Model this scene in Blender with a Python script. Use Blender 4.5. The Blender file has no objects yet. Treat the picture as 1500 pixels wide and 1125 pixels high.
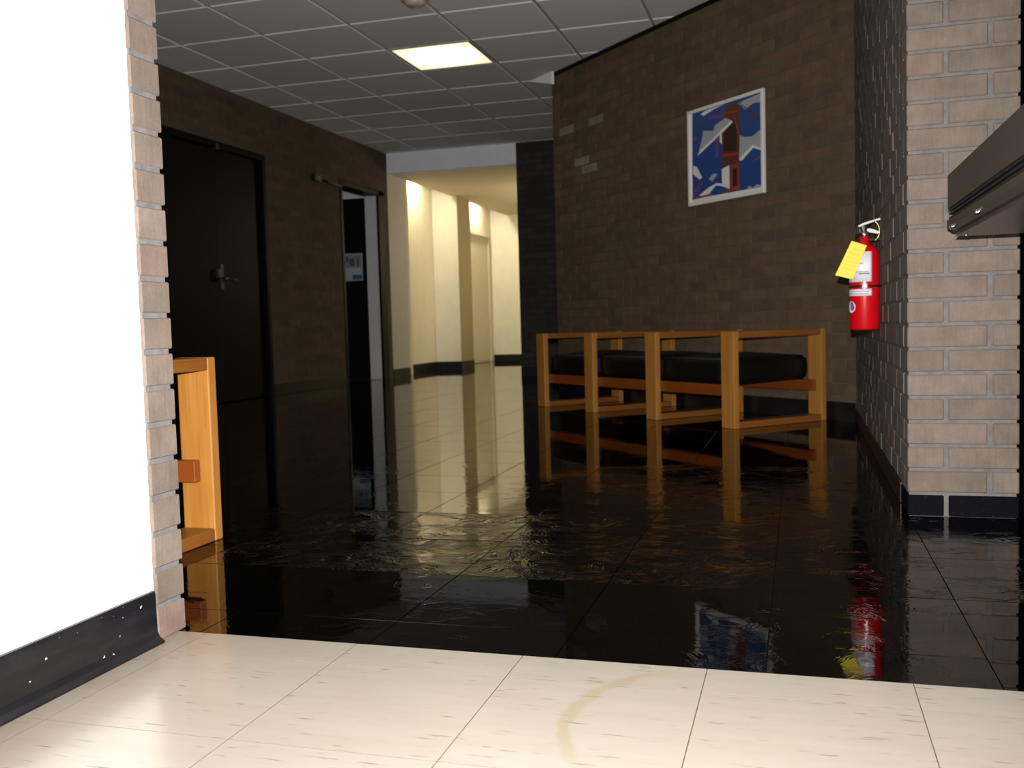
import bpy, bmesh, math, random
from mathutils import Vector, Matrix
random.seed(7)
C = bpy.context.scene.collection
sc = bpy.context.scene
R = math.radians

# ------------------------------------------------------------------ camera
F_PX, PITCH, ROLL, YAW, CAM_Z = 1427.16, -0.0605, -0.0279, 0.2871, 0.5547
cy_, sy_ = math.cos(YAW), math.sin(YAW); cp_, sp_ = math.cos(PITCH), math.sin(PITCH)
fw = Vector((-sy_*cp_, cy_*cp_, sp_)); rt0 = Vector((cy_, sy_, 0)); up0 = rt0.cross(fw)
rt = rt0*math.cos(ROLL)+up0*math.sin(ROLL); up = up0*math.cos(ROLL)-rt0*math.sin(ROLL)
cam_d = bpy.data.cameras.new('camera'); cam = bpy.data.objects.new('camera', cam_d); C.objects.link(cam)
cam_d.sensor_width = 36; cam_d.lens = F_PX/1500*36; cam_d.clip_start = .02; cam_d.clip_end = 60
M = Matrix((rt, up, -fw)).transposed().to_4x4(); M.translation = Vector((0, 0, CAM_Z)); cam.matrix_world = M
cam_d.dof.use_dof = True; cam_d.dof.focus_distance = 1.9; cam_d.dof.aperture_fstop = 7.5
sc.camera = cam

# ------------------------------------------------------------------ world, flash, exposure
w = bpy.data.worlds.new('world'); sc.world = w; w.use_nodes = True
w.node_tree.nodes['Background'].inputs[0].default_value = (0, 0, 0, 1)
sc.view_settings.view_transform = 'Standard'; sc.view_settings.look = 'None'
sc.view_settings.gamma = 1; sc.view_settings.use_curve_mapping = False
sc.view_settings.exposure = 0.0
try:
    sc.cycles.use_denoising = True
    sc.cycles.max_bounces = 10; sc.cycles.diffuse_bounces = 5; sc.cycles.glossy_bounces = 6
    sc.cycles.sample_clamp_indirect = 3.0
    sc.cycles.use_light_tree = True
except Exception: pass
def lamp(name, kind, loc, power, color=(1, 1, 1), **kw):
    d = bpy.data.lights.new(name, kind); d.energy = power; d.color = color
    for k, v in kw.items(): setattr(d, k, v)
    o = bpy.data.objects.new(name, d); C.objects.link(o); o.location = loc; return o
# the camera's own flash, a few centimetres above the lens
fl = lamp('camera_flash', 'SPOT', Vector((0, 0, CAM_Z))+up*.09+fw*.03, 800, (1, .97, .95),
          spot_size=R(108), spot_blend=1.0, shadow_soft_size=.012)
fl.rotation_euler = M.to_euler()

# ------------------------------------------------------------------ materials
def mat(name, color, rough=.6, spec=.5, metal=0., emis=None, estr=0.):
    m = bpy.data.materials.new(name); m.use_nodes = True
    b = m.node_tree.nodes['Principled BSDF']
    b.inputs['Base Color'].default_value = (*color, 1); b.inputs['Roughness'].default_value = rough
    b.inputs['Specular IOR Level'].default_value = spec; b.inputs['Metallic'].default_value = metal
    if emis:
        b.inputs['Emission Color'].default_value = (*emis, 1); b.inputs['Emission Strength'].default_value = estr
    return m
class N:
    def __init__(s, m): s.t = m.node_tree; s.n = s.t.nodes; s.b = s.n['Principled BSDF']
    def new(s, typ, ins=None, **kw):
        x = s.n.new(typ)
        for k, v in kw.items(): setattr(x, k, v)
        for k, v in (ins or {}).items():
            if hasattr(v, 'is_output') or isinstance(v, bpy.types.NodeSocket): s.t.links.new(v, x.inputs[k])
            else: x.inputs[k].default_value = v
        return x
    def lk(s, a, b): s.t.links.new(a, b)
    def coord(s, which='Object'): return s.new('ShaderNodeTexCoord').outputs[which]
    def pos(s): return s.new('ShaderNodeNewGeometry').outputs['Position']
    def mp(s, v, scale): return s.new('ShaderNodeMapping', {'Vector': v, 'Scale': scale}).outputs[0]
    def noise(s, v, scale=1., detail=3., rough=.5):
        return s.new('ShaderNodeTexNoise', {'Vector': v, 'Scale': scale, 'Detail': detail, 'Roughness': rough}).outputs['Fac']
    def rng(s, v, a, b, c=0., d=1.):
        return s.new('ShaderNodeMapRange', {'Value': v, 'From Min': a, 'From Max': b, 'To Min': c, 'To Max': d}).outputs[0]
    def math(s, op, a, b=0.):
        x = s.new('ShaderNodeMath', operation=op)
        for i, v in enumerate((a, b)):
            if isinstance(v, bpy.types.NodeSocket): s.lk(v, x.inputs[i])
            else: x.inputs[i].default_value = v
        return x.outputs[0]
    def mix(s, f, a, b):
        x = s.new('ShaderNodeMix', data_type='RGBA')
        for i, v in ((0, f), (6, a), (7, b)):
            if isinstance(v, bpy.types.NodeSocket): s.lk(v, x.inputs[i])
            else: x.inputs[i].default_value = v if i == 0 else (*v, 1)
        return x.outputs[2]
    def scale(s, c, f):
        x = s.new('ShaderNodeVectorMath', operation='SCALE'); s.lk(c, x.inputs[0])
        if isinstance(f, bpy.types.NodeSocket): s.lk(f, x.inputs['Scale'])
        else: x.inputs['Scale'].default_value = f
        return x.outputs[0]
    def bump(s, h, strength, dist):
        x = s.new('ShaderNodeBump', {'Height': h, 'Distance': dist})
        if isinstance(strength, bpy.types.NodeSocket): s.lk(strength, x.inputs['Strength'])
        else: x.inputs['Strength'].default_value = strength
        s.lk(x.outputs[0], s.b.inputs['Normal']); return x

def brick_mat(name, ca, cb, cc, rough=.85):
    m = mat(name, ca, rough, .25); n = N(m)
    rnd = n.math('FRACT', n.math('ADD', n.new('ShaderNodeObjectInfo').outputs['Random'],
                                 n.new('ShaderNodeAttribute', attribute_name='tone').outputs['Fac']))
    p = n.pos()
    base = n.mix(n.rng(rnd, 0, .75), ca, cb)
    base = n.mix(n.rng(rnd, .86, .9), base, cc)
    streak = n.noise(n.mp(p, (150, 150, 18)), 1, 3, .6); blot = n.noise(p, 14, 3, .6); speck = n.noise(p, 260, 2, .6)
    f = n.math('ADD', n.rng(streak, .3, .7, -.07, .07), n.rng(blot, .3, .7, .84, 1.16))
    f = n.math('ADD', f, n.rng(speck, .3, .7, -.09, .09))
    n.lk(n.scale(base, f), n.b.inputs['Base Color'])
    n.bump(streak, .25, .002)
    return m
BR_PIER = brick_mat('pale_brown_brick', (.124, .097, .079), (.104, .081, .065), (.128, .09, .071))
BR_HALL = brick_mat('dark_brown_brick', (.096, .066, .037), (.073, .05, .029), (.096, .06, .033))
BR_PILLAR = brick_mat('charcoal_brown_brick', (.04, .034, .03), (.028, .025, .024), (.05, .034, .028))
def mortar_mat(name, c):
    m = mat(name, c, .9, .2); n = N(m)
    n.lk(n.scale(n.mix(0., c, c), n.rng(n.noise(n.pos(), 40, 4, .6), .3, .7, .8, 1.15)), n.b.inputs['Base Color'])
    n.bump(n.noise(n.pos(), 300, 2), .4, .002); return m
MO_PIER = mortar_mat('grey_mortar', (.108, .102, .1))
MO_HALL = mortar_mat('brown_mortar', (.088, .066, .044))
MO_PILLAR = mortar_mat('dark_mortar', (.03, .028, .026))
def paint(name, c, rough=.55, var=.04):
    m = mat(name, c, rough, .35); n = N(m)
    n.lk(n.scale(n.mix(0., c, c), n.rng(n.noise(n.pos(), 6, 4, .6), .3, .7, 1-var, 1+var)), n.b.inputs['Base Color'])
    n.bump(n.noise(n.pos(), 220, 2), .06, .001); return m
WHITE = paint('white_wall_paint', (.8, .8, .79))
CREAM = paint('cream_corridor_paint', (.74, .68, .52))
GREYP = paint('warm_grey_paint', (.52, .5, .45))
PALEP = paint('pale_cream_paint', (.86, .83, .70))
OLIVE_SHADE = paint('olive_shade_on_pier', (.27, .225, .125))
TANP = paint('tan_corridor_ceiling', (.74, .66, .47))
SOFF = paint('blue_grey_soffit_paint', (.78, .8, .84))
BLACKM = mat('black_metal_paint', (.0025, .0025, .0025), .5, .12)
BLACKB = mat('black_rubber_base', (.006, .006, .0065), .38, .35)
def scuffed():
    m = mat('scuffed_black_base', (.012, .012, .013), .35, .45); n = N(m)
    p = n.pos()
    sm = n.noise(n.mp(p, (9, 9, 40)), 1, 4, .65)
    c = n.mix(n.rng(sm, .45, .75, 0, .6), (.005, .005, .006), (.013, .013, .015))
    sp = n.math('MULTIPLY', n.rng(n.noise(n.mp(p, (70, 70, 90)), 1, 2, .5), .715, .735), n.rng(n.noise(p, 6, 2), .42, .55))
    n.lk(n.mix(sp, c, (.4, .4, .4)), n.b.inputs['Base Color'])
    n.bump(sm, .15, .003); return m
SCUFF = scuffed()
def vinyl():
    m = mat('beige_marbled_vinyl', (.5, .42, .34), .22, .45); n = N(m)
    p = n.pos(); oi = n.new('ShaderNodeObjectInfo')
    off = n.new('ShaderNodeCombineXYZ', {'X': n.math('MULTIPLY', oi.outputs['Random'], 37.), 'Y': n.math('MULTIPLY', oi.outputs['Random'], 91.)}).outputs[0]
    v = n.new('ShaderNodeVectorMath', {0: p, 1: off}, operation='ADD').outputs[0]
    base = n.mix(n.rng(oi.outputs['Random'], 0, 1), (.205, .179, .15), (.2, .177, .144))
    base = n.mix(n.rng(n.noise(n.mp(v, (5, 30, 1)), 1, 4, .6), .35, .7, 0, .55), base, (.225, .204, .178))
    st = n.rng(n.noise(n.mp(v, (15, 170, 1)), 1, 2, .5), .655, .71)
    st = n.math('MULTIPLY', st, n.rng(n.noise(n.mp(v, (5, 11, 1)), 1, 2, .5), .40, .56))
    base = n.mix(n.math('MULTIPLY', st, .92), base, (.075, .045, .034))
    st2 = n.rng(n.noise(n.mp(v, (9, 90, 3)), 1, 3, .6), .6, .8, 0, .35)
    base = n.mix(st2, base, (.19, .14, .11))
    # the worn arc left by a door swing
    dx = n.new('ShaderNodeVectorMath', {0: p, 1: (-.082, 1.308, 0)}, operation='SUBTRACT').outputs[0]
    rad = n.new('ShaderNodeVectorMath', {0: dx}, operation='LENGTH').outputs['Value']
    wob = n.rng(n.noise(p, 20, 2), .3, .7, -.006, .006)
    band = n.rng(n.math('ABSOLUTE', n.math('SUBTRACT', n.math('ADD', rad, wob), .236)), .006, .014, 1, 0)
    sx = n.new('ShaderNodeSeparateXYZ', {0: dx}).outputs
    band = n.math('MULTIPLY', band, n.rng(sx[0], -.10, -.17))
    band = n.math('MULTIPLY', band, n.rng(sx[1], -.17, -.08))
    base = n.mix(n.math('MULTIPLY', band, .45), base, (.17, .135, .07))
    # grime near the white wall's base
    px = n.new('ShaderNodeSeparateXYZ', {0: p}).outputs[0]
    gr = n.math('MULTIPLY', n.rng(px, -1.1, -.96, .55, 0), n.rng(n.noise(n.mp(p, (20, 8, 1)), 1, 4, .7), .3, .65))
    base = n.mix(gr, base, (.2, .13, .09))
    n.lk(base, n.b.inputs['Base Color'])
    n.bump(n.noise(p, 60, 2), .04, .001)
    return m
VINYL = vinyl()
def slate():
    m = mat('polished_black_slate', (.006, .006, .007), .03, .5); n = N(m); n.b.inputs['IOR'].default_value = 1.33
    p = n.pos(); oi = n.new('ShaderNodeObjectInfo')
    riv = n.new('ShaderNodeSeparateColor', {0: oi.outputs['Color']}).outputs[0]
    off = n.new('ShaderNodeCombineXYZ', {'X': n.math('MULTIPLY', oi.outputs['Random'], 23.), 'Y': n.math('MULTIPLY', oi.outputs['Random'], 57.)}).outputs[0]
    v = n.new('ShaderNodeVectorMath', {0: p, 1: off}, operation='ADD').outputs[0]
    warp = n.new('ShaderNodeVectorMath', {0: v, 1: n.scale(n.new('ShaderNodeTexNoise', {'Vector': p, 'Scale': 6., 'Detail': 2.}).outputs['Color'], .25)}, operation='ADD').outputs[0]
    h1 = n.noise(n.mp(warp, (13, 20, 1)), 1, 5, .65)
    ridge = n.math('ABSOLUTE', n.math('SUBTRACT', n.noise(n.mp(warp, (8, 13, 1)), 1, 4, .6), .5))
    ledge = n.rng(n.noise(n.mp(warp, (5, 9, 1)), 1, 5, .65), .47, .53)
    h = n.math('ADD', n.math('MULTIPLY', h1, .8), n.math('ADD', n.math('MULTIPLY', ridge, .8), n.math('MULTIPLY', ledge, .5)))
    mask = n.rng(n.noise(p, 4.2, 4, .6), .38, .62)
    s = n.math('MULTIPLY', riv, n.rng(mask, 0, 1, .06, 1))
    n.bump(h, s, .0055)
    cl = n.mix(n.rng(n.noise(n.mp(warp, (6, 14, 1)), 1, 5, .7), .55, .8, 0, .5), (.0006, .0006, .0006), (.002, .002, .0018))
    n.lk(cl, n.b.inputs['Base Color'])
    n.lk(n.math('ADD', n.math('MULTIPLY', riv, .04), .008), n.b.inputs['Roughness'])
    return m
SLATE = slate()
GROUT = mat('black_grout', (.001, .001, .001), .2, .4); GROUT.node_tree.nodes['Principled BSDF'].inputs['IOR'].default_value = 1.33
SEAM = mat('dark_vinyl_seam', (.02, .014, .012), .8, .1)
def wood(name, axis, ca, cb, cc):
    m = mat(name, ca, .38, .4); n = N(m)
    s = [26, 26, 26]; s[axis] = 1.4
    oc = n.coord(); oi = n.new('ShaderNodeObjectInfo')
    v = n.new('ShaderNodeVectorMath', {0: oc, 1: n.new('ShaderNodeCombineXYZ', {'X': oi.outputs['Random'], 'Y': oi.outputs['Random'], 'Z': oi.outputs['Random']}).outputs[0]}, operation='ADD').outputs[0]
    g = n.noise(n.mp(v, s), 1, 4, .6)
    s2 = [160, 160, 160]; s2[axis] = 5
    fine = n.noise(n.mp(v, s2), 1, 2, .5)
    c = n.mix(n.rng(g, .3, .7), ca, cb)
    c = n.mix(n.rng(fine, .52, .72, 0, .5), c, cc)
    n.lk(c, n.b.inputs['Base Color']); n.bump(fine, .08, .001); return m
_o = ((.36, .165, .036), (.28, .112, .018), (.2, .07, .010))
_r = ((.19, .046, .006), (.15, .035, .004), (.10, .022, .003))
WD_Z = wood('honey_oak_vertical', 2, *_o); WD_Y = wood('honey_oak_rail', 1, *[(.62*k[0], .52*k[1], .5*k[2]) for k in _o])
WD_X = wood('red_oak_rail', 0, *_r)
CUSH = mat('black_vinyl_upholstery', (.003, .003, .003), .5, .25)
_n = N(CUSH); _n.bump(_n.noise(_n.coord(), 90, 3), .1, .002)
PIPE = mat('black_vinyl_piping', (.03, .03, .027), .3, .5)
def ctile():
    m = mat('mineral_fibre_tile', (.66, .64, .61), .9, .2); n = N(m)
    p = n.pos(); oi = n.new('ShaderNodeObjectInfo')
    f = n.math('ADD', n.rng(n.noise(p, 90, 3, .6), .3, .7, -.05, .05), n.rng(oi.outputs['Random'], 0, 1, .94, 1.04))
    n.lk(n.scale(n.mix(0., (.68, .67, .65), (.68, .67, .65)), f), n.b.inputs['Base Color'])
    n.bump(n.noise(p, 160, 3), .3, .002); return m
CTILE = ctile()
TBAR = mat('grey_white_grid_metal', (.34, .335, .33), .45, .4)
STEEL = mat('brushed_steel', (.2, .195, .185), .5, .5, 1.)
CHROME = mat('bright_chrome', (.8, .8, .78), .12, .5, 1.)
BRASS = mat('brass_pin', (.55, .42, .12), .3, .5, 1.)
BRONZE = mat('dark_bronze_metal', (.035, .029, .023), .42, .5, .2)
BRONZED = mat('near_black_bronze', (.006, .006, .006), .5, .3)
BRONZEL = mat('satin_bronze_underside', (.10, .075, .06), .35, .5, .3)
RED = mat('glossy_red_enamel', (.42, .003, .006), .22, .5)
LABEL = mat('white_paper_label', (.62, .6, .64), .3, .5)
INK = mat('dark_print', (.08, .08, .09), .6, .2)
INKG = mat('grey_print', (.2, .21, .22), .6, .2)
PURP = mat('purple_print', (.16, .08, .3), .5, .3)
YEL = mat('yellow_card', (.66, .54, .05), .6, .3)
YELI = mat('yellow_card_print', (.6, .46, .03), .6, .3)
BLKP = mat('black_plastic', (.008, .008, .008), .35, .5)
PAPER = mat('white_paper', (.33, .37, .39), .7, .3)
NBLUE = mat('blue_print', (.03, .1, .22), .6, .3)
GREYR = paint('light_grey_jamb_paint', (.55, .55, .53))
DOORW = paint('cream_door_paint', (.66, .6, .45), .4)
FRAMEW = mat('white_aluminium_frame', (.62, .6, .55), .4, .4)
PBLUE = mat('poster_blue', (.02, .052, .19), .35, .5)
PGREY = mat('poster_grey', (.30, .31, .33), .35, .5)
PWHITE = mat('poster_white', (.62, .61, .57), .35, .5)
PBROWN = mat('poster_brown', (.10, .03, .016), .35, .5)
PDARK = mat('poster_dark_brown', (.035, .014, .01), .35, .5)
PRED = mat('poster_rust_red', (.24, .04, .022), .35, .5)
PPUR = mat('poster_violet', (.11, .05, .16), .35, .5)
DETECT = mat('beige_plastic', (.42, .33, .25), .4, .4)

# ------------------------------------------------------------------ helpers
def link(name, bm, m, parent=None, kind=None, loc=None):
    me = bpy.data.meshes.new(name); bm.normal_update(); bm.to_mesh(me); bm.free()
    for x in (m if isinstance(m, (list, tuple)) else [m]): me.materials.append(x)
    return lobj(name, me, parent, kind, loc)
def lobj(name, me, parent=None, kind=None, loc=None):
    o = bpy.data.objects.new(name, me); C.objects.link(o)
    if parent is not None: o.parent = parent
    if kind: o['kind'] = kind
    if loc is not None: o.location = loc
    return o
def thing(name, label, cat, loc=(0, 0, 0), rz=0, group=None):
    o = bpy.data.objects.new(name, None); C.objects.link(o); o.location = loc; o.rotation_euler = (0, 0, rz)
    o.empty_display_size = .1
    o['label'] = label; o['category'] = cat
    if group: o['group'] = group
    return o
def holder(name, kind=None, loc=(0, 0, 0)):
    o = bpy.data.objects.new(name, None); C.objects.link(o); o.location = loc; o.empty_display_size = .1
    if kind: o['kind'] = kind
    return o
def box(bm, x0, x1, y0, y1, z0, z1, bev=0., seg=1, mi=0):
    r = bmesh.ops.create_cube(bm, size=1)
    vs = r['verts']
    for v in vs:
        v.co = Vector(((x0+x1)/2+v.co.x*(x1-x0), (y0+y1)/2+v.co.y*(y1-y0), (z0+z1)/2+v.co.z*(z1-z0)))
    fs = set(f for v in vs for f in v.link_faces)
    for f in fs: f.material_index = mi
    if bev > 0:
        es = list(set(e for v in vs for e in v.link_edges))
        bmesh.ops.bevel(bm, geom=es, offset=bev, segments=seg, affect='EDGES', profile=.5, material=-1)
    return bm
def bx(*a, **k): return box(bmesh.new(), *a, **k)
def cyl(bm, p0, p1, r0, r1=None, n=16, caps=True):
    p0, p1 = Vector(p0), Vector(p1); r1 = r0 if r1 is None else r1
    d = (p1-p0).normalized(); a = d.orthogonal().normalized(); b = d.cross(a)
    A = [bm.verts.new(p0+(a*math.cos(t)+b*math.sin(t))*r0) for t in [2*math.pi*i/n for i in range(n)]]
    B = [bm.verts.new(p1+(a*math.cos(t)+b*math.sin(t))*r1) for t in [2*math.pi*i/n for i in range(n)]]
    for i in range(n):
        f = bm.faces.new((A[i], A[(i+1) % n], B[(i+1) % n], B[i])); f.smooth = True
    if caps: bm.faces.new(A[::-1]); bm.faces.new(B)
    return bm
def lathe(bm, prof, n=28, c=(0, 0)):
    rings = []
    for r, z in prof:
        rings.append([bm.verts.new((c[0]+r*math.cos(2*math.pi*i/n), c[1]+r*math.sin(2*math.pi*i/n), z)) for i in range(n)] if r > 1e-5 else [bm.verts.new((c[0], c[1], z))])
    for A, B in zip(rings, rings[1:]):
        for i in range(n):
            j = (i+1) % n
            vs = [A[i % len(A)], A[j % len(A)], B[j % len(B)], B[i % len(B)]]
            u = []
            for v in vs:
                if v not in u: u.append(v)
            f = bm.faces.new(u); f.smooth = True
    return bm
def tube(bm, pts, r, n=8):
    pts = [Vector(p) for p in pts]; prev = None
    for i, p in enumerate(pts):
        d = (pts[min(i+1, len(pts)-1)]-pts[max(i-1, 0)]).normalized()
        a = d.cross(Vector((0.3, .2, .93))).normalized(); b = d.cross(a)
        ring = [bm.verts.new(p+(a*math.cos(2*math.pi*k/n)+b*math.sin(2*math.pi*k/n))*r) for k in range(n)]
        if prev:
            for k in range(n):
                f = bm.faces.new((prev[k], prev[(k+1) % n], ring[(k+1) % n], ring[k])); f.smooth = True
        else: bm.faces.new(ring[::-1])
        prev = ring
    bm.faces.new(prev); return bm
def prism(bm, pts, mapf, t0, t1, mi=0):
    A = [bm.verts.new(mapf(u, v, t0)) for u, v in pts]; B = [bm.verts.new(mapf(u, v, t1)) for u, v in pts]
    n = len(pts); fs = [bm.faces.new(A[::-1]), bm.faces.new(B)]
    for i in range(n): fs.append(bm.faces.new((A[i], A[(i+1) % n], B[(i+1) % n], B[i])))
    for f in fs: f.material_index = mi
    bmesh.ops.recalc_face_normals(bm, faces=fs)
    return bm
def to_px(p):
    d = Vector(p)-Vector((0, 0, CAM_Z)); z = d.dot(fw)
    if z < .1: return None
    return 750+F_PX*d.dot(rt)/z, 562.5-F_PX*d.dot(up)/z, z
def in_frame(p, m=30):
    q = to_px(p); return q is not None and -m < q[0] < 1500+m and -m < q[1] < 1125+m

# ---- bricks: chamfered blocks, shared mesh per length
COURSE, BH, JOINT = .066, .0575, .0095
_bm_cache = {}
def brick_verts(l, d, h=BH, c=.0016):
    # local: x along wall 0..l, y outwards (0 = face, -d = back), z 0..h
    V = [(0, -d, 0), (l, -d, 0), (l, -d, h), (0, -d, h), (0, -c, 0), (l, -c, 0), (l, -c, h), (0, -c, h),
         (c, 0, c), (l-c, 0, c), (l-c, 0, h-c), (c, 0, h-c)]
    Fc = [(8, 9, 10, 11)]+[(4+i, 4+(i+1) % 4, 8+(i+1) % 4, 8+i) for i in range(4)]+[(i, (i+1) % 4, 4+(i+1) % 4, 4+i) for i in range(4)]
    return V, Fc
def brick_mesh(l, d, m):
    k = (round(l, 3), round(d, 3), m.name)
    if k not in _bm_cache:
        V, Fc = brick_verts(*k[:2]); me = bpy.data.meshes.new('brick'); me.from_pydata(V, [], Fc); me.update()
        me.materials.append(m); _bm_cache[k] = me
    return _bm_cache[k]
def wall_matrix(o, u, n):
    u, n = Vector(u).normalized(), Vector(n).normalized()
    # local x=u, y=n(out), z=up
    Mx = Matrix(((u.x, n.x, 0), (u.y, n.y, 0), (0, 0, 1))).to_4x4(); Mx.translation = Vector(o); return Mx
def lay_bricks(parent, Mx, specs, m, depth=.03, limit=300, force_stuff=False, light=None):
    """specs: (u0, u1, z0). The ones largest in view become parts, the rest one joined part."""
    out = []
    for u0, u1, z0 in specs:
        c = Mx @ Vector(((u0+u1)/2, 0, z0+BH/2)); q = to_px(c)
        vis = q is not None and -20 < q[0] < 1520 and -20 < q[1] < 1145
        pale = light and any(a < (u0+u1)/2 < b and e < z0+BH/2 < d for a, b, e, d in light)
        out.append((0 if vis else 1, 0 if pale else (q[2] if q else 99), u0, u1, z0))
    out.sort()
    singles = [] if force_stuff else [s for s in out if s[0] == 0][:limit]
    rest = [s for s in out if s not in singles] if singles else out
    flip = Mx.to_3x3().determinant() < 0
    for _, _, u0, u1, z0 in singles:
        mm = m
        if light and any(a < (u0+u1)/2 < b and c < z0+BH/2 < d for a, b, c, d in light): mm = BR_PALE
        o = lobj('brick', brick_mesh(u1-u0, depth, mm), parent)
        T = Matrix.Translation((u1 if flip else u0, random.uniform(-.0012, .0012), z0))
        o.matrix_local = Mx @ T @ (Matrix.Diagonal((-1, 1, 1, 1)) if flip else Matrix())
    if rest:
        V, Fc, tone = [], [], []
        for _, _, u0, u1, z0 in rest:
            v, f = brick_verts(u1-u0, depth); k = len(V)
            V += [tuple(Mx @ Vector((a+u0, b, c+z0))) for a, b, c in v]
            Fc += [tuple(i+k for i in q) for q in f]; tone += [random.random()]*len(f)
        me = bpy.data.meshes.new('brickwork'); me.from_pydata(V, [], Fc); me.update(); me.materials.append(m)
        at = me.attributes.new('tone', 'FLOAT', 'FACE'); at.data.foreach_set('value', tone)
        lobj('brickwork', me, parent, 'stuff')
def courses(L, H, openings=(), u_start=0., z_start=0., bl=.2, first=0):
    """running bond specs clipped by the openings (u0,u1,z0,z1)"""
    specs = []; k = 0; z = z_start
    while z+BH <= H+.002:
        u = u_start-(bl/2 if (k+first) % 2 else 0)
        while u < L:
            segs = [(max(u, u_start), min(u+bl-JOINT, L))]
            for a, b, c, d in openings:
                if z+BH > c+.004 and z < d-.004:
                    ns = []
                    for s0, s1 in segs:
                        if s1 <= a or s0 >= b: ns.append((s0, s1)); continue
                        if s0 < a: ns.append((s0, a))
                        if s1 > b: ns.append((b, s1))
                    segs = ns
            for s0, s1 in segs:
                if s1-s0 > .018: specs.append((s0, s1, z))
            u += bl
        z += COURSE; k += 1
    return specs
BR_PALE = brick_mat('pale_brick', (.19, .158, .12), (.15, .125, .095), (.2, .16, .12))

H = 2.48
# ------------------------------------------------------------------ floor
floor = link('floor', bx(-7.2, 1.0, -1.6, 15.2, -.06, -.0038), GROUT, None, 'structure')
YT, T = 1.541, .3048
_vm = {}
def tile_mesh(name, wx, wy, m, t, ch=.00015):
    k = (name, round(wx, 4), round(wy, 4))
    if k not in _vm:
        V = [(0, 0, -t), (wx, 0, -t), (wx, wy, -t), (0, wy, -t), (0, 0, -ch), (wx, 0, -ch), (wx, wy, -ch), (0, wy, -ch),
             (ch, ch, 0), (wx-ch, ch, 0), (wx-ch, wy-ch, 0), (ch, wy-ch, 0)]
        Fc = [(8, 9, 10, 11)]+[(4+i, 4+(i+1) % 4, 8+(i+1) % 4, 8+i) for i in range(4)]+[(i, (i+1) % 4, 4+(i+1) % 4, 4+i) for i in range(4)]
        me = bpy.data.meshes.new(name); me.from_pydata(V, [], Fc); me.update(); me.materials.append(m); me.materials.append(SEAM if m is VINYL else GROUT)
        for q in range(5, 9): me.polygons[q].material_index = 1
        _vm[k] = me
    return _vm[k]
link('vinyl_underlay', bx(-1.125, .9, -1.6, YT, -.0045, -.0033), SEAM, floor)
GAP = .0011
xs = [-1.125]+[-.754+i*T for i in range(-1, 6)]
for k in range(-2, 3):
    y0 = 1.1351+(k-1)*T; y1 = min(y0+T, YT)
    if y1-y0 < .02: continue
    for a, b in zip(xs, xs[1:]):
        if b-a < .02: continue
        lobj('vinyl_tile', tile_mesh('vinyl_tile', b-a-GAP, y1-y0-(GAP if k < 2 else 0), VINYL, .0036), floor, None, (a+GAP/2, y0+GAP/2, 0))
link('vinyl_sheet', bx(-1.125, .77, -1.6, 1.1351-3*T, -.004, 0), VINYL, floor, 'stuff')
# slate
SX, SY, SG = .34, .342, .0013
sl = []
for j in range(-2, 40):
    y0 = 2.02+j*SY; y1 = y0+SY
    if y1 < YT+.01 or y0 > 14.7: continue
    y0 = max(y0, YT+.001)
    for i in range(-12, 5):
        x0 = -.735+i*SX; x1 = x0+SX
        if y0 > 10.1 and (x0 > -1.9): continue
        if x0+y0 > 5.75 and y0 < 7.3: continue
        x0c, x1c = max(x0, -4.62 if y0 > 10 else -4.36), min(x1, .62)
        if x1c-x0c < .02: continue
        q = to_px(((x0c+x1c)/2, (y0+y1)/2, 0)); vis = q and -40 < q[0] < 1540
        sl.append((0 if vis else 1, q[2] if q else 99, x0c, x1c, y0, y1))
sl.sort()
far = bmesh.new()
for n_, (a, d, x0, x1, y0, y1) in enumerate(sl):
    cx, cyy = (x0+x1)/2, (y0+y1)/2
    if a == 0 and n_ < 290 and cyy < 8.2:
        o = lobj('slate_tile', tile_mesh('slate_tile', round(x1-x0-SG, 4), round(y1-y0-SG, 4), SLATE, .0036, .0007), floor, None, (x0+SG/2, y0+SG/2, random.uniform(-.0004, 0)))
        rv = .02+.02*random.random()
        if 2.0 < cyy < 2.4 and -1.45 < cx < .1: rv = 1.5
        elif 2.3 < cyy < 2.8 and -1.45 < cx < .1: rv = .7
        elif cyy < 2.0: rv = .06 if cx < 0 else (.11 if cx < .22 else .28)
        elif cyy < 2.8: rv = .32
        elif cyy < 3.6: rv = .05 if cx < -.7 else .22
        o.color = (rv, rv, rv, 1)
    else:
        box(far, x0+SG/2, x1-SG/2, y0+SG/2, y1-SG/2, -.0045, -.0002)
o = link('slate_tiling', far, SLATE, floor, 'stuff'); o.color = (.02, .02, .02, 1)

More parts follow.
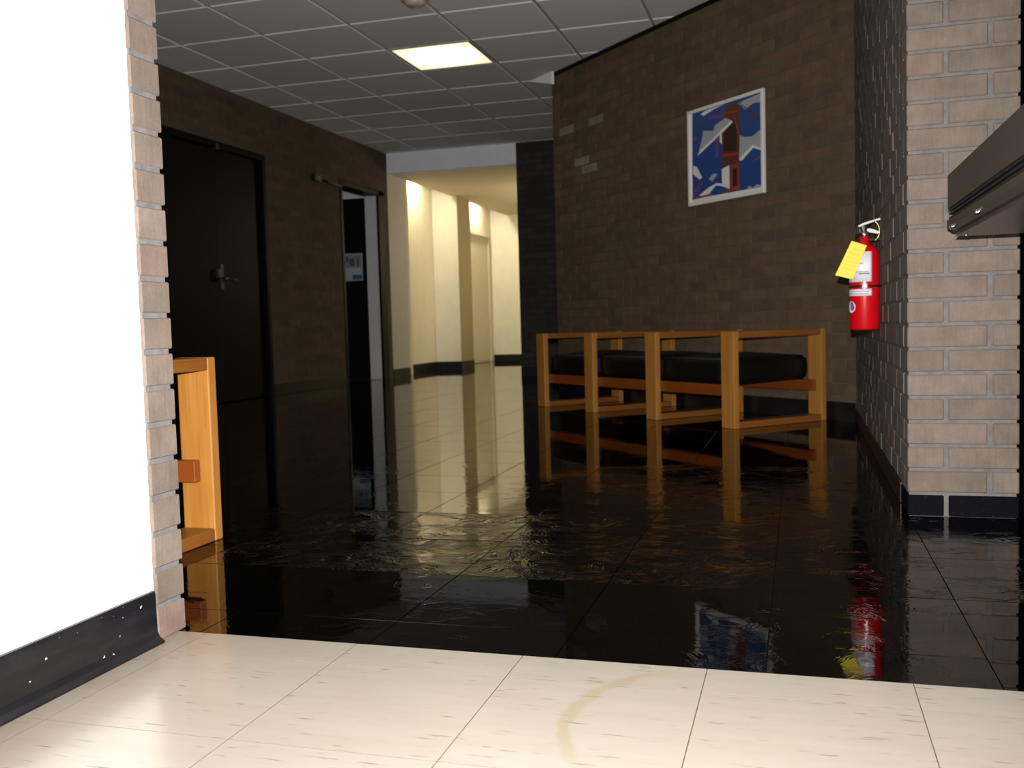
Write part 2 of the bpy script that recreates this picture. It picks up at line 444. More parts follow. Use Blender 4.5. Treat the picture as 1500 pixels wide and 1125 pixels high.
# ------------------------------------------------------------------ ceiling
ceil = link('ceiling', bx(-7.2, 1.0, -1.6, 10.25, 2.512, 2.56), CTILE, None, 'structure')
S, CX, CYY = .6096, -3.9369, 6.3659
LX0, LX1, LY0, LY1 = -4.36, .62, 1.563, 10.09
gx = [LX0]+[CX+i*S for i in range(0, 8) if LX0 < CX+i*S < LX1]+[LX1]
gy = [LY0]+[CYY+j*S for j in range(-8, 8) if LY0 < CYY+j*S < LY1]+[LY1]
def ctile_mesh(wx, wy):
    k = ('ct', round(wx, 3), round(wy, 3))
    if k not in _vm:
        g, c, t = .004, .006, .012     # lies in the grid, face dropped below it
        V = [(0, 0, t), (wx, 0, t), (wx, wy, t), (0, wy, t), (g, g, c), (wx-g, g, c), (wx-g, wy-g, c), (g, wy-g, c),
             (g+c, g+c, 0), (wx-g-c, g+c, 0), (wx-g-c, wy-g-c, 0), (g+c, wy-g-c, 0)]
        Fc = [(11, 10, 9, 8)]+[(8+i, 8+(i+1) % 4, 4+(i+1) % 4, 4+i) for i in range(4)]+[(4+i, 4+(i+1) % 4, (i+1) % 4, i) for i in range(4)]+[(0, 1, 2, 3)]
        me = bpy.data.meshes.new('ceiling_tile'); me.from_pydata(V, [], Fc); me.update(); me.materials.append(CTILE); _vm[k] = me
    return _vm[k]
B = .005
for a, b in zip(gx, gx[1:]):
    for c, d in zip(gy, gy[1:]):
        if b-a < .05 or d-c < .03: continue
        if a+c > 5.9 and c < 7.2: continue
        if abs(a-(CX+2*S)) < .01 and abs(c-CYY) < .01: continue     # the lit panel sits here
        lobj('ceiling_tile', ctile_mesh(b-a-2*B, d-c-2*B), ceil, None, (a+B, c+B, H))
for x in gx[1:-1]: link('grid_bar', bx(x-.012, x+.012, LY0, LY1, H+.007, H+.03), TBAR, ceil)
for y in gy[1:-1]: link('grid_bar', bx(LX0, LX1, y-.012, y+.012, H+.0065, H+.03), TBAR, ceil)

# ------------------------------------------------------------------ walls near the camera (vestibule)
link('wall_left', bx(-1.35, -1.125, -1.6, 1.4835, 0, H), WHITE, None, 'structure')
b_ = bmesh.new()
prism(b_, [(0, 0), (.022, 0), (.021, .004), (.012, .010), (.0075, .020), (.0065, .088), (.005, .093), (0, .094)],
      lambda u, v, t: Vector((-1.125+u, t, v)), -1.6, 1.478)
link('baseboard_left', b_, SCUFF, None, 'structure')
link('wall_back', bx(-1.35, .7, -1.7, -1.6, 0, H), WHITE, None, 'structure')
link('wall_right', bx(.385, .5, -1.6, 1.48, 0, H), WHITE, None, 'structure')
link('ceiling_vestibule', bx(-1.35, .7, -1.6, 1.5, H, H+.03), WHITE, None, 'structure')
# brick wall the opening is cut in: end (jamb) left
wf = link('wall_front', bx(-4.4, -1.1205, 1.4825, 1.5535, 0, H), MO_PIER, None, 'structure')
box_ = bx(.36, .66, 1.4875, 1.5535, 0, H); link('wall_front_right', box_, MO_PIER, None, 'structure')
link('wall_front_header', bx(-1.1245, .36, 1.4875, 1.5535, 2.12, H), MO_PIER, None, 'structure')
for k in range(int(H/COURSE)):
    bmk = bmesh.new(); box(bmk, -1.315, -1.118+random.uniform(-.0004, .0004), 1.4815, 1.563, k*COURSE+.0005, k*COURSE+BH, .0022)
    link('brick', bmk, BR_PIER, wf)
# ------------------------------------------------------------------ right pier
PX0, PX1, PY0, PY1 = .284, .561, 2.850, 5.36
rp = link('wall_pier', bx(PX0+.0035, PX1-.006, PY0+.005, PY1, 0, H), MO_PIER, None, 'structure')
BRB = mat('black_painted_brick', (.003, .003, .004), .8, .04)
_nb = N(BRB); _nb.lk(_nb.mix(_nb.rng(_nb.noise(_nb.pos(), 120, 3, .7), .62, .72, 0, .5), (.0025, .0025, .004), (.03, .03, .034)), _nb.b.inputs['Base Color'])
nc = int(H/COURSE)
def pier_brick(x0, x1, y0, y1, z, m):
    bmk = bmesh.new(); j = random.uniform(-.0008, .0008)
    box(bmk, x0, x1, y0+j, y1, z, z+BH, .0028); link('brick', bmk, m, rp)
for k in range(nc):
    z = k*COURSE+.001; m = BRB if k == 0 else BR_PIER
    if k % 2 == 0:
        pier_brick(PX0, PX0+.0915, PY0, PY0+.19, z, m); pier_brick(PX0+.1035, PX1, PY0, PY0+.09, z, m)
    else:
        pier_brick(PX0, PX0+.199, PY0, PY0+.0915, z, m); pier_brick(PX0+.2125, PX1, PY0, PY0+.09, z, m)
Ms = wall_matrix((PX0, PY0, 0), (0, 1, 0), (-1, 0, 0))
sp = []
for k in range(nc):
    u = .2015 if k % 2 == 0 else .1015
    while u < PY1-PY0-.02:
        sp.append((u, min(u+.1905, PY1-PY0-.01), k*COURSE+.001)); u += .2
BR_SIDE = BR_PIER
lay_bricks(rp, Ms, [s for s in sp if s[2] > .05], BR_SIDE)
link('baseboard_pier', bx(PX0-.003, PX0+.006, PY0+.195, PY1-.03, 0, .064, .002), BLACKB, None, 'structure')
link('wall_beyond', bx(.66, .72, 1.4875, 3.2, 0, H), BLACKM, None, 'structure')  # painted black to keep the space beyond the pier dark
tr = link('trim_dark_space', bx(.5755, .66, 2.868, 2.98, 0, 2.1, .003), BLACKM, None, 'structure')  # black strip standing in for the dark space right of the pier

# ------------------------------------------------------------------ poster wall at 45 degrees
A = Vector((-1.81, 7.44, 0)); U = Vector((1, -1, 0)).normalized(); NN = Vector((-1, -1, 0)).normalized(); LP = 2.965
Mp = wall_matrix(A, U, NN)
def pw(u, n, z): return Mp @ Vector((u, n, z))
bm_ = bmesh.new(); prism(bm_, [(0.004, -.0035), (LP, -.0035), (LP, -.2), (0.004, -.2)], lambda u, v, t: pw(u, v, t), 0, H)
pwall = link('wall_poster', bm_, MO_HALL, None, 'structure')
pale_areas = [(.1, .25, 2.0, 2.03), (.45, .65, 2.0, 2.03), (.38, .58, 1.735, 1.76), (.36, .56, 1.67, 1.70)]  # areas of the wall whose bricks get the paler material
lay_bricks(pwall, Mp, courses(LP-.004, H-.03, z_start=.07), BR_HALL, light=pale_areas)
bm_ = bmesh.new(); prism(bm_, [(0, .004), (LP-.006, .004), (LP-.006, -.006), (0, -.006)], lambda u, v, t: pw(u, v, t), 0, .1)
link('baseboard_poster', bm_, BLACKB, None, 'structure')
bm_ = bmesh.new(); prism(bm_, [(0, .006), (LP, .006), (LP, -.01), (0, -.01)], lambda u, v, t: pw(u, v, t), H-.028, H-.0005)
link('trim_2', bm_, BLACKM, None, 'structure')
link('wall_return', bx(-1.812, -1.66, 7.46, 10.07, 0, H), MO_HALL, None, 'structure')

# ------------------------------------------------------------------ left wall with the two doors
WX = -4.35
D1 = (5.96, 7.48, 0, 2.055); D2 = (8.89, 9.95, 0, 2.045)
lw = holder('wall_doors', 'structure')
def wall_strip(y0, y1, z0, z1):
    return (WX-.15, WX-.0035, y0, y1, z0, z1)
bm_ = bmesh.new()
for a in ((1.4, D1[0], 0, H), (D1[1], D2[0], 0, H), (D2[1], 10.56, 0, H), (D1[0], D1[1], D1[3], H), (D2[0], D2[1], D2[3], H)):
    box(bm_, *wall_strip(*a))
link('mortar_backing', bm_, MO_HALL, lw)
Ml = wall_matrix((WX, 0, 0), (0, 1, 0), (1, 0, 0))
cs = [s for s in courses(10.07, H-.01, [D1, D2], u_start=4.6, z_start=.07)]
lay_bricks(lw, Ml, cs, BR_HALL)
for i, (a, b) in enumerate(((4.0, D1[0]), (D1[1], D2[0]), (D2[1], 10.07))):
    link('baseboard_doors_%d' % (i+1) if i else 'baseboard_doors', bx(WX-.006, WX+.004, a, b, 0, .1, .002), BLACKB, None, 'structure')
# double black doors
d1 = holder('door_1', 'structure', (WX, 6.72, 0))
def loc(o, x, y, z): return o
bm_ = bmesh.new()
for a in ((-.12, .006, D1[0]-6.72, D1[0]-6.72+.05, 0, 2.05), (-.12, .006, D1[1]-6.72-.05, D1[1]-6.72, 0, 2.05), (-.12, .006, D1[0]-6.72+.05, D1[1]-6.72-.05, 2.0, 2.05)): box(bm_, *a, bev=.003)
link('door_frame', bm_, BLACKM, d1)
for a, b in ((D1[0]-6.72+.052, -.002+.035), (.002+.035, D1[1]-6.72-.052)):
    lf = link('door_leaf', bx(-.075, -.03, a, b, .006, 1.998, .003), BLACKM, d1)
lv = bmesh.new(); cyl(lv, (-.03, .085, .985), (.03, .085, .985), .011, n=12); cyl(lv, (.026, .08, .985), (.026, .225, .975), .010, n=10)
box(lv, -.03, -.024, .06, .105, .9, 1.1, .002)
DKST = mat('dull_dark_steel', (.09, .09, .092), .35, .5, .8)
link('door_handle', lv, DKST, d1)['label'] = 'dull steel lever handle on black door'
lv = bmesh.new(); box(lv, -.03, .0, .0, .03, .99, 1.06, .003); link('lock_plate', lv, DKST, d1)
lv = bmesh.new(); box(lv, -.028, .018, .02, .06, 1.985, 2.03, .004); link('flush_bolt', lv, DKST, d1)
# ajar door with the notice
d2 = holder('door_2', 'structure', (WX, 9.4, 0))
bm_ = bmesh.new()
for a in ((-.15, .008, D2[0]-9.4, D2[0]-9.4+.05, 0, 2.04), (-.02, .008, .40, D2[1]-9.4, 0, 2.04), (-.15, .008, D2[0]-9.4+.05, D2[1]-9.4, 1.99, 2.04)): box(bm_, *a, bev=.003)
link('door_frame', bm_, BLACKM, d2)
link('door_jamb', bx(-.155, -.02, .40, D2[1]-9.4, 0, 1.99, .002), GREYR, d2)['label'] = 'light grey inner jamb'
lf = link('door_leaf', bx(-1.02, -.165, .402, .447, .008, 1.975, .003), BLACKM, d2)
nt = bmesh.new()
box(nt, -.425, -.205, .3995, .4018, 1.085, 1.382, mi=0)
nn = bmesh.new(); box(nn, -.425, -.205, .3990, .4015, 1.085, 1.382)
no = thing('paper_notice', 'white paper notice with photo strip and blue block on ajar black door', 'notice', (WX, 9.4, 0))
link('sheet', nn, PAPER, no)
for x0, x1, z0, z1, m in ((-.415, -.215, 1.225, 1.37, INKG), (-.36, -.3, 1.25, 1.33, INK), (-.27, -.25, 1.24, 1.34, INK), (-.40, -.37, 1.29, 1.35, INK), (-.33, -.215, 1.095, 1.15, NBLUE)):
    link('printed_block', bx(x0, x1, .3980 if m is INKG else .3974, .3992, z0, z1), m, no)
# store room behind the ajar door
link('wall_store', bx(-6.9, -6.8, 7.6, 11.0, 0, H), WHITE, None, 'structure')
link('wall_store_far', bx(-6.8, -4.7, 10.7, 10.8, 0, H), WHITE, None, 'structure')
link('wall_store_near', bx(-6.8, -4.51, 7.6, 7.7, 0, H), WHITE, None, 'structure')
cst = link('ceiling_store', bx(-6.9, -4.5, 7.6, 10.8, 2.42, H), WHITE, None, 'structure')
# conduit box and rod beside that door
cb = thing('conduit_box', 'small black surface box with thin conduit left of ajar door top', 'conduit box', (WX, 8.36, 1.985))
link('box_body', bx(.002, .05, -.065, .065, -.035, .035, .006, seg=2), BLKP, cb)
t_ = bmesh.new(); cyl(t_, (.02, .065, -.005), (.02, .54, -.012), .009, n=10); link('conduit', t_, BLKP, cb)
t_ = bmesh.new(); cyl(t_, (.05, .0, 0), (.056, 0, 0), .012, n=12); link('lens', t_, INKG, cb)

# ------------------------------------------------------------------ pillar wall and soffit at the far side
pl = link('wall_pillar', bx(-2.86, -1.66, 10.076, 10.3, 0, H), MO_PILLAR, None, 'structure')
Mq = wall_matrix((-2.86, 10.07, 0), (1, 0, 0), (0, -1, 0))
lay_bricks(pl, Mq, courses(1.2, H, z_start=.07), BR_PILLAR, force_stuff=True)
link('baseboard_pillar', bx(-2.862, -1.82, 10.060, 10.076, 0, .1, .002), BLACKB, None, 'structure')
ZC = 2.263
link('trim_soffit', bx(WX, -2.86, 10.075, 10.26, ZC, H+.03), SOFF, None, 'structure')
# corridor
cco = link('ceiling_corridor', bx(WX, -1.8, 10.26, 14.8, ZC, ZC+.04), TANP, None, 'structure')
cw = link('wall_corridor_left', bx(WX-.14, WX, 10.075, 10.58, 0, ZC), GREYP, None, 'structure')
link('trim_corner', bx(WX-.14, WX+.006, 10.56, 10.64, 0, ZC-.001, .004), CREAM, None, 'structure')
link('wall_alcove', bx(-4.75, -4.62, 10.58, 14.75, 0, H), CREAM, None, 'structure')
link('wall_alcove_pier', bx(-4.62, -4.274, 12.15, 12.66, 0, H), PALEP, None, 'structure')
link('shaded_pier_face', bx(-4.274, -4.27, 12.152, 12.66, 0, H), OLIVE_SHADE, None, 'structure')  # pier face the alcove lamps miss, its shade painted on as olive tan
link('wall_corridor_end', bx(-4.75, -1.7, 14.7, 14.82, 0, H), PALEP, None, 'structure')
link('wall_corridor_right', bx(-1.8, -1.66, 10.3, 14.8, 0, H), CREAM, None, 'structure')
alc = link('ceiling_alcove', bx(-4.75, WX, 10.58, 14.8, H-.02, H+.04), WHITE, None, 'structure')
link('wall_alcove_near', bx(-4.75, WX-.14, 10.5, 10.58, 0, H), CREAM, None, 'structure')
for i, a in enumerate(((WX, WX+.008, 10.076, 10.56), (-4.62, -4.612, 10.58, 12.15), (-4.62, -4.262, 12.142, 12.15), (-4.27, -4.262, 12.15, 12.66), (-4.62, -1.9, 14.692, 14.7))):
    link('baseboard_corridor_%d' % (i+1), bx(*a, 0, .095), BLACKB, None, 'structure')
d3 = holder('door_3', 'structure', (-4.62, 13.9, 0))
bm_ = bmesh.new()
for a in ((0, .04, -.85, -.80, 0, 1.94), (0, .04, .55, .60, 0, 1.94), (0, .055, -.85, .60, 1.9, 1.95)): box(bm_, *a, bev=.003)
link('door_frame', bm_, DOORW, d3); link('door_leaf', bx(.001, .02, -.80, .55, .008, 1.9), DOORW, d3)
def fixture(parent, x0, x1, y0, y1, z, strength, color):
    hx, hy = (x1-x0)/2, (y1-y0)/2; p = ((x0+x1)/2, (y0+y1)/2, z)
    ho = link('light_housing', bx(-hx-.015, hx+.015, -hy-.015, hy+.015, -.03, 0, .003), TBAR, parent, None, p)
    link('light_diffuser', bx(-hx, hx, -hy, hy, -.037, -.0305), mat('strip_light_glow', (.9, .9, .85), .4, .3, 0, color, strength), ho)
WARM = (1, .86, .6)
fixture(alc, -4.50, -4.40, 10.95, 11.65, H-.02, 74, WARM)
fixture(alc, -4.50, -4.40, 13.3, 14.1, H-.02, 74, WARM)
fixture(cst, -6.2, -5.9, 8.6, 8.9, 2.42, 3, (.9, 1, 1))  # unseen store room lamp, added to light the gap above the leaf
t_ = bmesh.new(); cyl(t_, (-2.35, 11.75, ZC-.6), (-2.35, 12.85, ZC-.6), .03, n=16)  # unseen hanging tube, added behind the pillar to brighten the corridor ceiling
ct = link('added_light_tube', t_, mat('added_tube_glow', (.9, .9, .85), .4, .3, 0, WARM, 78), cco)
for y in (11.9, 12.7):
    t_ = bmesh.new(); cyl(t_, (-2.35, y, ZC-.57), (-2.35, y, ZC), .006, n=8); link('added_tube_hanger', t_, STEEL, ct)

# ------------------------------------------------------------------ lit ceiling panel
lx, ly = CX+2*S, CYY
cl = thing('ceiling_light', 'lit square warm white light panel set in the tiled ceiling', 'ceiling light', (lx+S/2, ly+S/2, H))
bm_ = bmesh.new(); q = S/2-.006
for a in ((-q, q, -q, -q+.018), (-q, q, q-.018, q), (-q, -q+.018, -q+.018, q-.018), (q-.018, q, -q+.018, q-.018)): box(bm_, *a, -.004, .014, .002)
link('light_frame', bm_, TBAR, cl)
em = mat('glowing_acrylic_diffuser', (.9, .88, .8), .4, .3); n_ = N(em)
gc = n_.new('ShaderNodeVectorMath', {0: n_.coord(), 1: (0, 0, 0)}, operation='LENGTH').outputs['Value']
n_.lk(n_.mix(n_.rng(gc, .1, .36), (1, .93, .74), (1, .80, .44)), n_.b.inputs['Emission Color'])
n_.lk(n_.rng(gc, .08, .38, 2.3, 1.05), n_.b.inputs['Emission Strength'])
link('diffuser', bx(-q+.018, q-.018, -q+.018, q-.018, 0, .006), em, cl)
# white 45-degree panel corner at the end of the poster wall
vp = bmesh.new(); prism(vp, [(0, H), (.336, H), (.336, 2.385)], lambda u, v, t: Vector((-2.03+u*.7071+t*.7071, 7.61-u*.7071+t*.7071, v)), 0, .02)
link('trim_3', vp, WHITE, None, 'structure')
# smoke detector
sd = thing('smoke_detector', 'round beige smoke detector on the ceiling tiles at the top edge', 'smoke detector', (-2.135, 5.45, H))
link('base', lathe(bmesh.new(), [(0, 0), (.082, 0), (.082, -.016), (.07, -.02), (0, -.02)]), DETECT, sd)
link('sensor_head', lathe(bmesh.new(), [(.062, -.0195), (.06, -.034), (.045, -.046), (0, -.05)]), DETECT, sd)

# ------------------------------------------------------------------ poster
PO = Vector((-.64, 6.27)); u0 = (PO.x-A.x)*math.sqrt(2); PW, PH = .672, .587
po = thing('framed_poster', 'white framed poster of white birds round a rust red tower on blue, on brick wall', 'poster')
po.matrix_world = Mp @ Matrix.Translation((u0, .004, 1.266)) @ Matrix.Diagonal((1, -1, 1, 1))
fr = bmesh.new(); fwid = .02
for a in ((0, PW, -.022, 0, 0, fwid), (0, PW, -.022, 0, PH-fwid, PH), (0, fwid, -.022, 0, fwid, PH-fwid), (PW-fwid, PW, -.022, 0, fwid, PH-fwid)): box(fr, *a, bev=.002)
link('frame', fr, FRAMEW, po)
shapes = [
 (PWHITE, [(.02,.02),(.98,.02),(.98,.98),(.02,.98)]),
 (PBLUE, [(.06,.969),(.961,.967),(.968,.063),(.042,.073)]),
 (PPUR, [(.057,.708),(.127,.72),(.134,.693),(.055,.669)]), (PPUR, [(.379,.684),(.421,.689),(.407,.454),(.373,.453)]),
 (PPUR, [(.05,.09),(.20,.21),(.19,.25),(.05,.15)]), (PPUR, [(.30,.90),(.50,.86),(.50,.83),(.29,.86)]),
 (PBROWN, [(.52,.947),(.633,.948),(.695,.898),(.683,.08),(.463,.074),(.563,.115),(.566,.339),(.466,.356),(.461,.681)]),
 (PDARK, [(.579,.782),(.628,.808),(.656,.68),(.648,.461),(.487,.49),(.493,.662)]),
 (PRED, [(.579,.337),(.683,.332),(.683,.08),(.57,.083)]), (PDARK, [(.60,.30),(.655,.30),(.655,.12),(.60,.12)]),
 (PGREY, [(.127,.516),(.194,.682),(.214,.76),(.347,.728),(.374,.779),(.516,.825),(.606,.77),(.462,.693),(.344,.641)]),
 (PWHITE, [(.127,.516),(.172,.571),(.344,.653),(.463,.718),(.595,.784),(.606,.758),(.461,.681),(.465,.568),(.434,.599),(.436,.673),(.352,.627)]),
 (PGREY, [(.698,.611),(.763,.581),(.856,.569),(.965,.619),(.965,.415),(.853,.473),(.708,.364),(.685,.38)]),
 (PWHITE, [(.69,.386),(.854,.485),(.966,.433),(.966,.413),(.86,.457),(.724,.361),(.689,.361)]),
 (PWHITE, [(.135,.097),(.274,.16),(.393,.192),(.459,.169),(.456,.32),(.555,.341),(.554,.104),(.474,.142),(.376,.169),(.254,.08)]),
 (PWHITE, [(.06,.426),(.113,.403),(.185,.276),(.151,.265),(.06,.335)]), (PGREY, [(.278,.248),(.347,.294),(.397,.28),(.327,.215)]),
 (PWHITE, [(.179,.938),(.256,.959),(.505,.963),(.356,.945),(.22,.91)]), (PGREY, [(.68,.932),(.953,.957),(.951,.874),(.867,.886),(.772,.846),(.726,.892)]),
 (PBROWN, [(.688,.936),(.704,.933),(.953,.712),(.95,.695)]), (PRED, [(.042,.083),(.322,.095),(.325,.075),(.042,.066)]),
 (PRED, [(.453,.471),(.687,.448),(.686,.423),(.456,.445)]), (PRED, [(.456,.095),(.68,.092),(.679,.074),(.463,.075)]),
 (PRED, [(.50,.88),(.69,.86),(.69,.845),(.50,.865)]), (PRED, [(.62,.80),(.69,.60),(.70,.61),(.635,.81)]),
 (PGREY, [(.777,.07),(.81,.096),(.856,.071),(.903,.094),(.966,.077),(.966,.066)]), (PPUR, [(.86,.33),(.95,.36),(.95,.34),(.86,.31)])]
pb = bmesh.new(); mats = []
for i, (m, pts) in enumerate(shapes):
    if m not in mats: mats.append(m)
    prism(pb, [(x*PW, y*PH) for x, y in pts], lambda u, v, t: Vector((u, -t, v)), .004, .0095+i*.00012, mats.index(m))
link('print', pb, mats, po)
for zz in (.13, .56-.04):
    t_ = bmesh.new(); cyl(t_, (PW+.03, 0, zz), (PW+.03, -.006, zz), .007, n=10); link('wall_clip', t_, STEEL, po)

# ------------------------------------------------------------------ oak benches
def bench(name, label, loc, rz, frames, D=.64, HT=.492, W=.097, TH=.035, clear=None):
    t = thing(name, label, 'bench', loc, rz, 'oak frame benches')
    for u in frames:
        fo = link('front_post', bx(u, u+W, 0, TH, 0, HT, .004, seg=2), WD_Z, t)
        link('back_post', bx(u, u+W, D-TH, D, 0, HT, .004, seg=2), WD_Z, t)
        link('arm_rail', bx(u+.0006, u+W-.0006, TH, D-TH, HT-TH, HT-.0006, .004, seg=2), WD_Y, t)
        link('floor_rail', bx(u+.0006, u+W-.0006, TH, D-TH, .0005, TH, .004, seg=2), WD_Y, t)
    a, b = frames[0]+.037, frames[-1]+W-.037
    link('seat_rail', bx(a, b, TH, TH+.026, .160, .219, .004, seg=2), WD_X, t)
    link('seat_rail', bx(a, b, D-TH-.026, D-TH, .160, .219, .004, seg=2), WD_X, t)
    for u, v in zip(frames, frames[1:]):
        c0, c1 = u+W+.004, v-.004
        bm = bmesh.new(); r = bmesh.ops.create_cube(bm, size=1)
        bmesh.ops.subdivide_edges(bm, edges=bm.edges[:], cuts=5, use_grid_fill=True)
        for q in bm.verts:
            x, y, z = q.co*2
            cxx, cyy = (c0+c1)/2, .045+(.575)/2; hx, hy = (c1-c0)/2, .575/2
            k = (abs(x)**6+abs(y)**6)
            f = 1-.03*min(k, 1.6)*abs(z)
            zz = .285+.066*z + (.022*(1-x*x)*(1-y*y) if z > 0 else 0)
            q.co = Vector((cxx+x*hx*(.975+.025*(1-z*z))*1.0, cyy+y*hy*(.97+.03*(1-z*z)), zz))
        bmesh.ops.bevel(bm, geom=[e for e in bm.edges if e.calc_face_angle(0) > 1.0], offset=.016, segments=3, affect='EDGES')
        for f in bm.faces: f.smooth = True
        cu = link('cushion', bm, CUSH, t)
        ring = []
        hx, hy = (c1-c0)/2*.965, .575/2*.962
        for sx, sy in ((-1, -1), (1, -1)): ring.append(((c0+c1)/2+sx*hx, .045+.575/2+sy*hy, .347))
        pp = bmesh.new(); tube(pp, ring, .0035, 6); link('piping', pp, PIPE, cu)
    return t
bench('bench', 'three seat oak bench with black cushions below the framed poster', (-.313, 4.983, 0), R(-45), [-1.965, -1.375, -.74, -.097])
bench('bench', 'oak bench of which only an end frame shows behind the left brick jamb', (-1.5, 2.28, 0), R(180), [0, .64, 1.28])

# ------------------------------------------------------------------ fire extinguisher
ex = thing('fire_extinguisher', 'red fire extinguisher with yellow tag hung on the pier side wall', 'fire extinguisher', (.2305, 3.75, .502))
r = .0525
link('cylinder', lathe(bmesh.new(), [(0, .004), (r-.012, .004), (r-.003, .0), (r, .006), (r, .262), (r-.002, .276), (r-.010, .292), (r-.024, .304), (.018, .312), (.017, .335), (0, .336)], 36), RED, ex)
def patch(name, t0, t1, z0, z1, m, rr=r+.0008, parent=ex, n=14):
    bm = bmesh.new(); V = []
    for i in range(n+1):
        t = R(t0+(t1-t0)*i/n)-math.pi/2
        V.append([bm.verts.new((q*math.cos(t), q*math.sin(t), z)) for q, z in ((rr, z0), (rr, z1), (rr-.002, z1), (rr-.002, z0))])
    for a, b in zip(V, V[1:]):
        for k in range(4):
            f = bm.faces.new((a[k], b[k], b[(k+1) % 4], a[(k+1) % 4])); f.smooth = (k == 0)
    bm.faces.new(V[0]); bm.faces.new(V[-1][::-1]); bmesh.ops.recalc_face_normals(bm, faces=bm.faces[:])
    return link(name, bm, m, parent)
lb = patch('paper_label', -95, 24, .172, .278, LABEL); lb['label'] = 'white instruction label'
for z0, z1, a, b in ((.198, .203, -25, 15), (.206, .2085, -40, 10), (.236, .239, -70, -10), (.246, .249, -70, -20)): patch('print_line', a, b, z0, z1, INKG, r+.0012, lb)
lb2 = patch('lower_label', -95, 24, .122, .146, LABEL)
for z0, z1, a, b in ((.128, .131, -70, 10), (.136, .139, -60, 14)): patch('print_line', a, b, z0, z1, INKG, r+.0012, lb2)
patch('strap', -180, -12, .152, .160, BLKP, r+.0016, n=24); patch('strap', 6, 180, .152, .160, BLKP, r+.0016, n=24)
patch('strap_buckle', -12, 6, .148, .164, LABEL, r+.0018, n=4)
# round sticker
bm = bmesh.new(); pts = []
for k in range(20):
    a = 2*math.pi*k/20; t = R(-62)+.021*math.cos(a)/r-math.pi/2; pts.append(bm.verts.new(((r+.001)*math.cos(t), (r+.001)*math.sin(t), .083+.021*math.sin(a))))
bm.faces.new(pts); st = link('round_sticker', bm, LABEL, ex)
bm = bmesh.new(); pts = []
for k in range(12):
    a = 2*math.pi*k/12; t = R(-58)+.008*math.cos(a)/r-math.pi/2; pts.append(bm.verts.new(((r+.0016)*math.cos(t), (r+.0016)*math.sin(t), .083+.013*math.sin(a))))
bm.faces.new(pts); link('sticker_print', bm, PURP, st)
link('valve', lathe(bmesh.new(), [(0, .334), (.017, .334), (.019, .338), (.019, .35), (.014, .354), (.014, .372), (.009, .378), (0, .378)], 20), CHROME, ex)
hb = bmesh.new()
prism(hb, [(-.03, .352), (-.012, .36), (.02, .362), (.045, .352), (.05, .346), (.045, .342), (.01, .35), (-.02, .346)], lambda u, v, t: Vector((u, t, v)), -.011, .011)
link('carry_handle', hb, STEEL, ex)
hb = bmesh.new()
prism(hb, [(-.022, .374), (.0, .384), (.03, .392), (.052, .398), (.054, .392), (.03, .385), (.0, .376), (-.02, .368)], lambda u, v, t: Vector((u, t, v)), -.010, .010)
link('squeeze_lever', hb, STEEL, ex)
hb = bmesh.new(); cyl(hb, (-.018, -.012, .356), (-.026, -.02, .358), .013, n=14); link('pressure_gauge', hb, STEEL, ex)
hb = bmesh.new(); tube(hb, [(.026+.024*math.cos(t), -.016, .352+.036*math.sin(t)) for t in [R(-75+15*k) for k in range(11)]], .0018, 6); link('pull_ring', hb, BRASS, ex)
hb = bmesh.new(); box(hb, r-.002, .0545, -.006, .012, .08, .336, .001); box(hb, .0, .0545, -.008, .008, .318, .328, .001); link('wall_bracket', hb, BLACKM, ex)
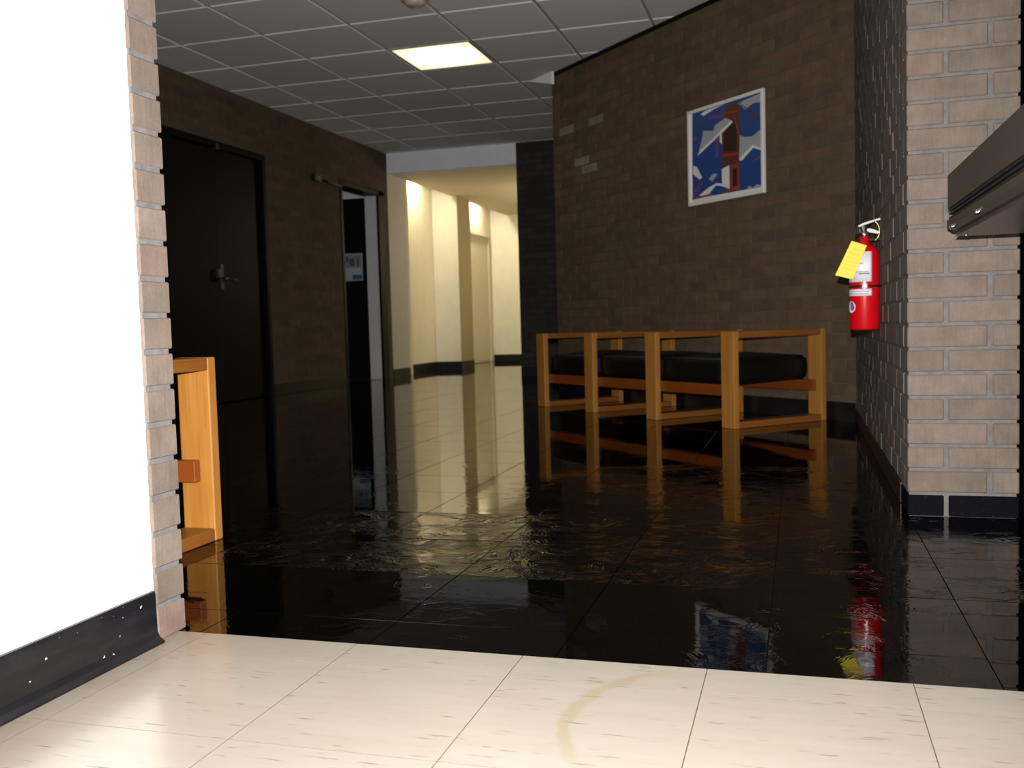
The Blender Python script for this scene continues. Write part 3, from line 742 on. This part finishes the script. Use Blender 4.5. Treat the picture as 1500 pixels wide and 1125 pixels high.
# tag: tilted yellow card in front, hung from the neck
P4 = [(-.0465, .317), (.004, .298), (-.0445, .181), (-.103, .198)]
tg = bmesh.new(); prism(tg, P4, lambda u, v, t: Vector((u, t-.066-.0, v)), 0, .0012)
tag = link('inspection_tag', tg, YEL, ex); tag['label'] = 'yellow inspection tag hanging tilted'
def on_tag(s, q):
    a = Vector((*P4[0], 0)).lerp(Vector((*P4[1], 0)), s); b = Vector((*P4[3], 0)).lerp(Vector((*P4[2], 0)), s); c = a.lerp(b, q); return (c.x, c.y)
for q0, q1, s0, s1 in ((.16, .19, .15, .8), (.3, .33, .15, .85), (.42, .44, .12, .88), (.53, .55, .12, .88), (.64, .66, .12, .88), (.75, .77, .12, .88)):
    tg = bmesh.new(); prism(tg, [on_tag(s0, q0), on_tag(s1, q0), on_tag(s1, q1), on_tag(s0, q1)], lambda u, v, t: Vector((u, t-.0665, v)), 0, .0006); link('print_line', tg, YELI, tag)
tg = bmesh.new(); tube(tg, [(-.03, -.066, .305), (-.02, -.045, .33), (-.008, -.02, .340), (0, -.018, .338)], .0011, 6); link('tag_wire', tg, STEEL, tag)

# ------------------------------------------------------------------ open door at the right with its push bar
KB = 2.575/1.3
XL = .524
link('door_4', bx(XL, XL+.045, 1.60, 2.555, .008, 2.06, .003), BRONZE, None, 'structure')
pbar = thing('push_bar', 'dark bronze grooved exit push bar jutting in at the right edge', 'push bar', (.348, 2.575, CAM_Z+(.65-CAM_Z)*KB))
Y0, Y1 = -.86, 0.
def ext(name, prof, m, y0=Y0, y1=Y1, parent=pbar):
    prof = [(a*KB, c*KB) for a, c in prof]
    b = bmesh.new(); prism(b, prof, lambda u, v, t: Vector((u, t, v)), y0, y1); return link(name, b, m, parent)
D = (XL-.348)/KB
ext('housing', [(0, .031), (0, .071), (D, .071), (D, .010), (.012, .010), (.012, .031)], BRONZE)
for k in range(3):
    z = .0185+.0048*k; ext('groove_fin', [(.0015, z), (.0015, z+.0022), (.0125, z+.0022), (.0125, z)], BRONZED)
ext('groove_channel', [(.006, .0165), (.006, .0315), (.0125, .0315), (.0125, .0165)], BRONZED, Y0, Y1-.001)
ext('lower_lip', [(-.001, .0085), (-.001, .0165), (.014, .0165), (.014, .004), (.006, .004)], BRONZE)
un = ext('underside_plate', [(.0075, -.003), (.0135, .006), (D, .006), (D, -.003)], BRONZEL, Y0, Y1-.006)
for y in (-.09, -.42):
    s_ = bmesh.new(); cyl(s_, (.004*KB, y, .0075*KB), (-.0035*KB, y, .0045*KB), .0058, .005, n=12); link('screw', s_, CHROME, pbar)
s_ = bmesh.new(); cyl(s_, (.016*KB, -.06, -.0059), (.016*KB, -.06, -.009), .005, n=10); link('screw', s_, CHROME, pbar)
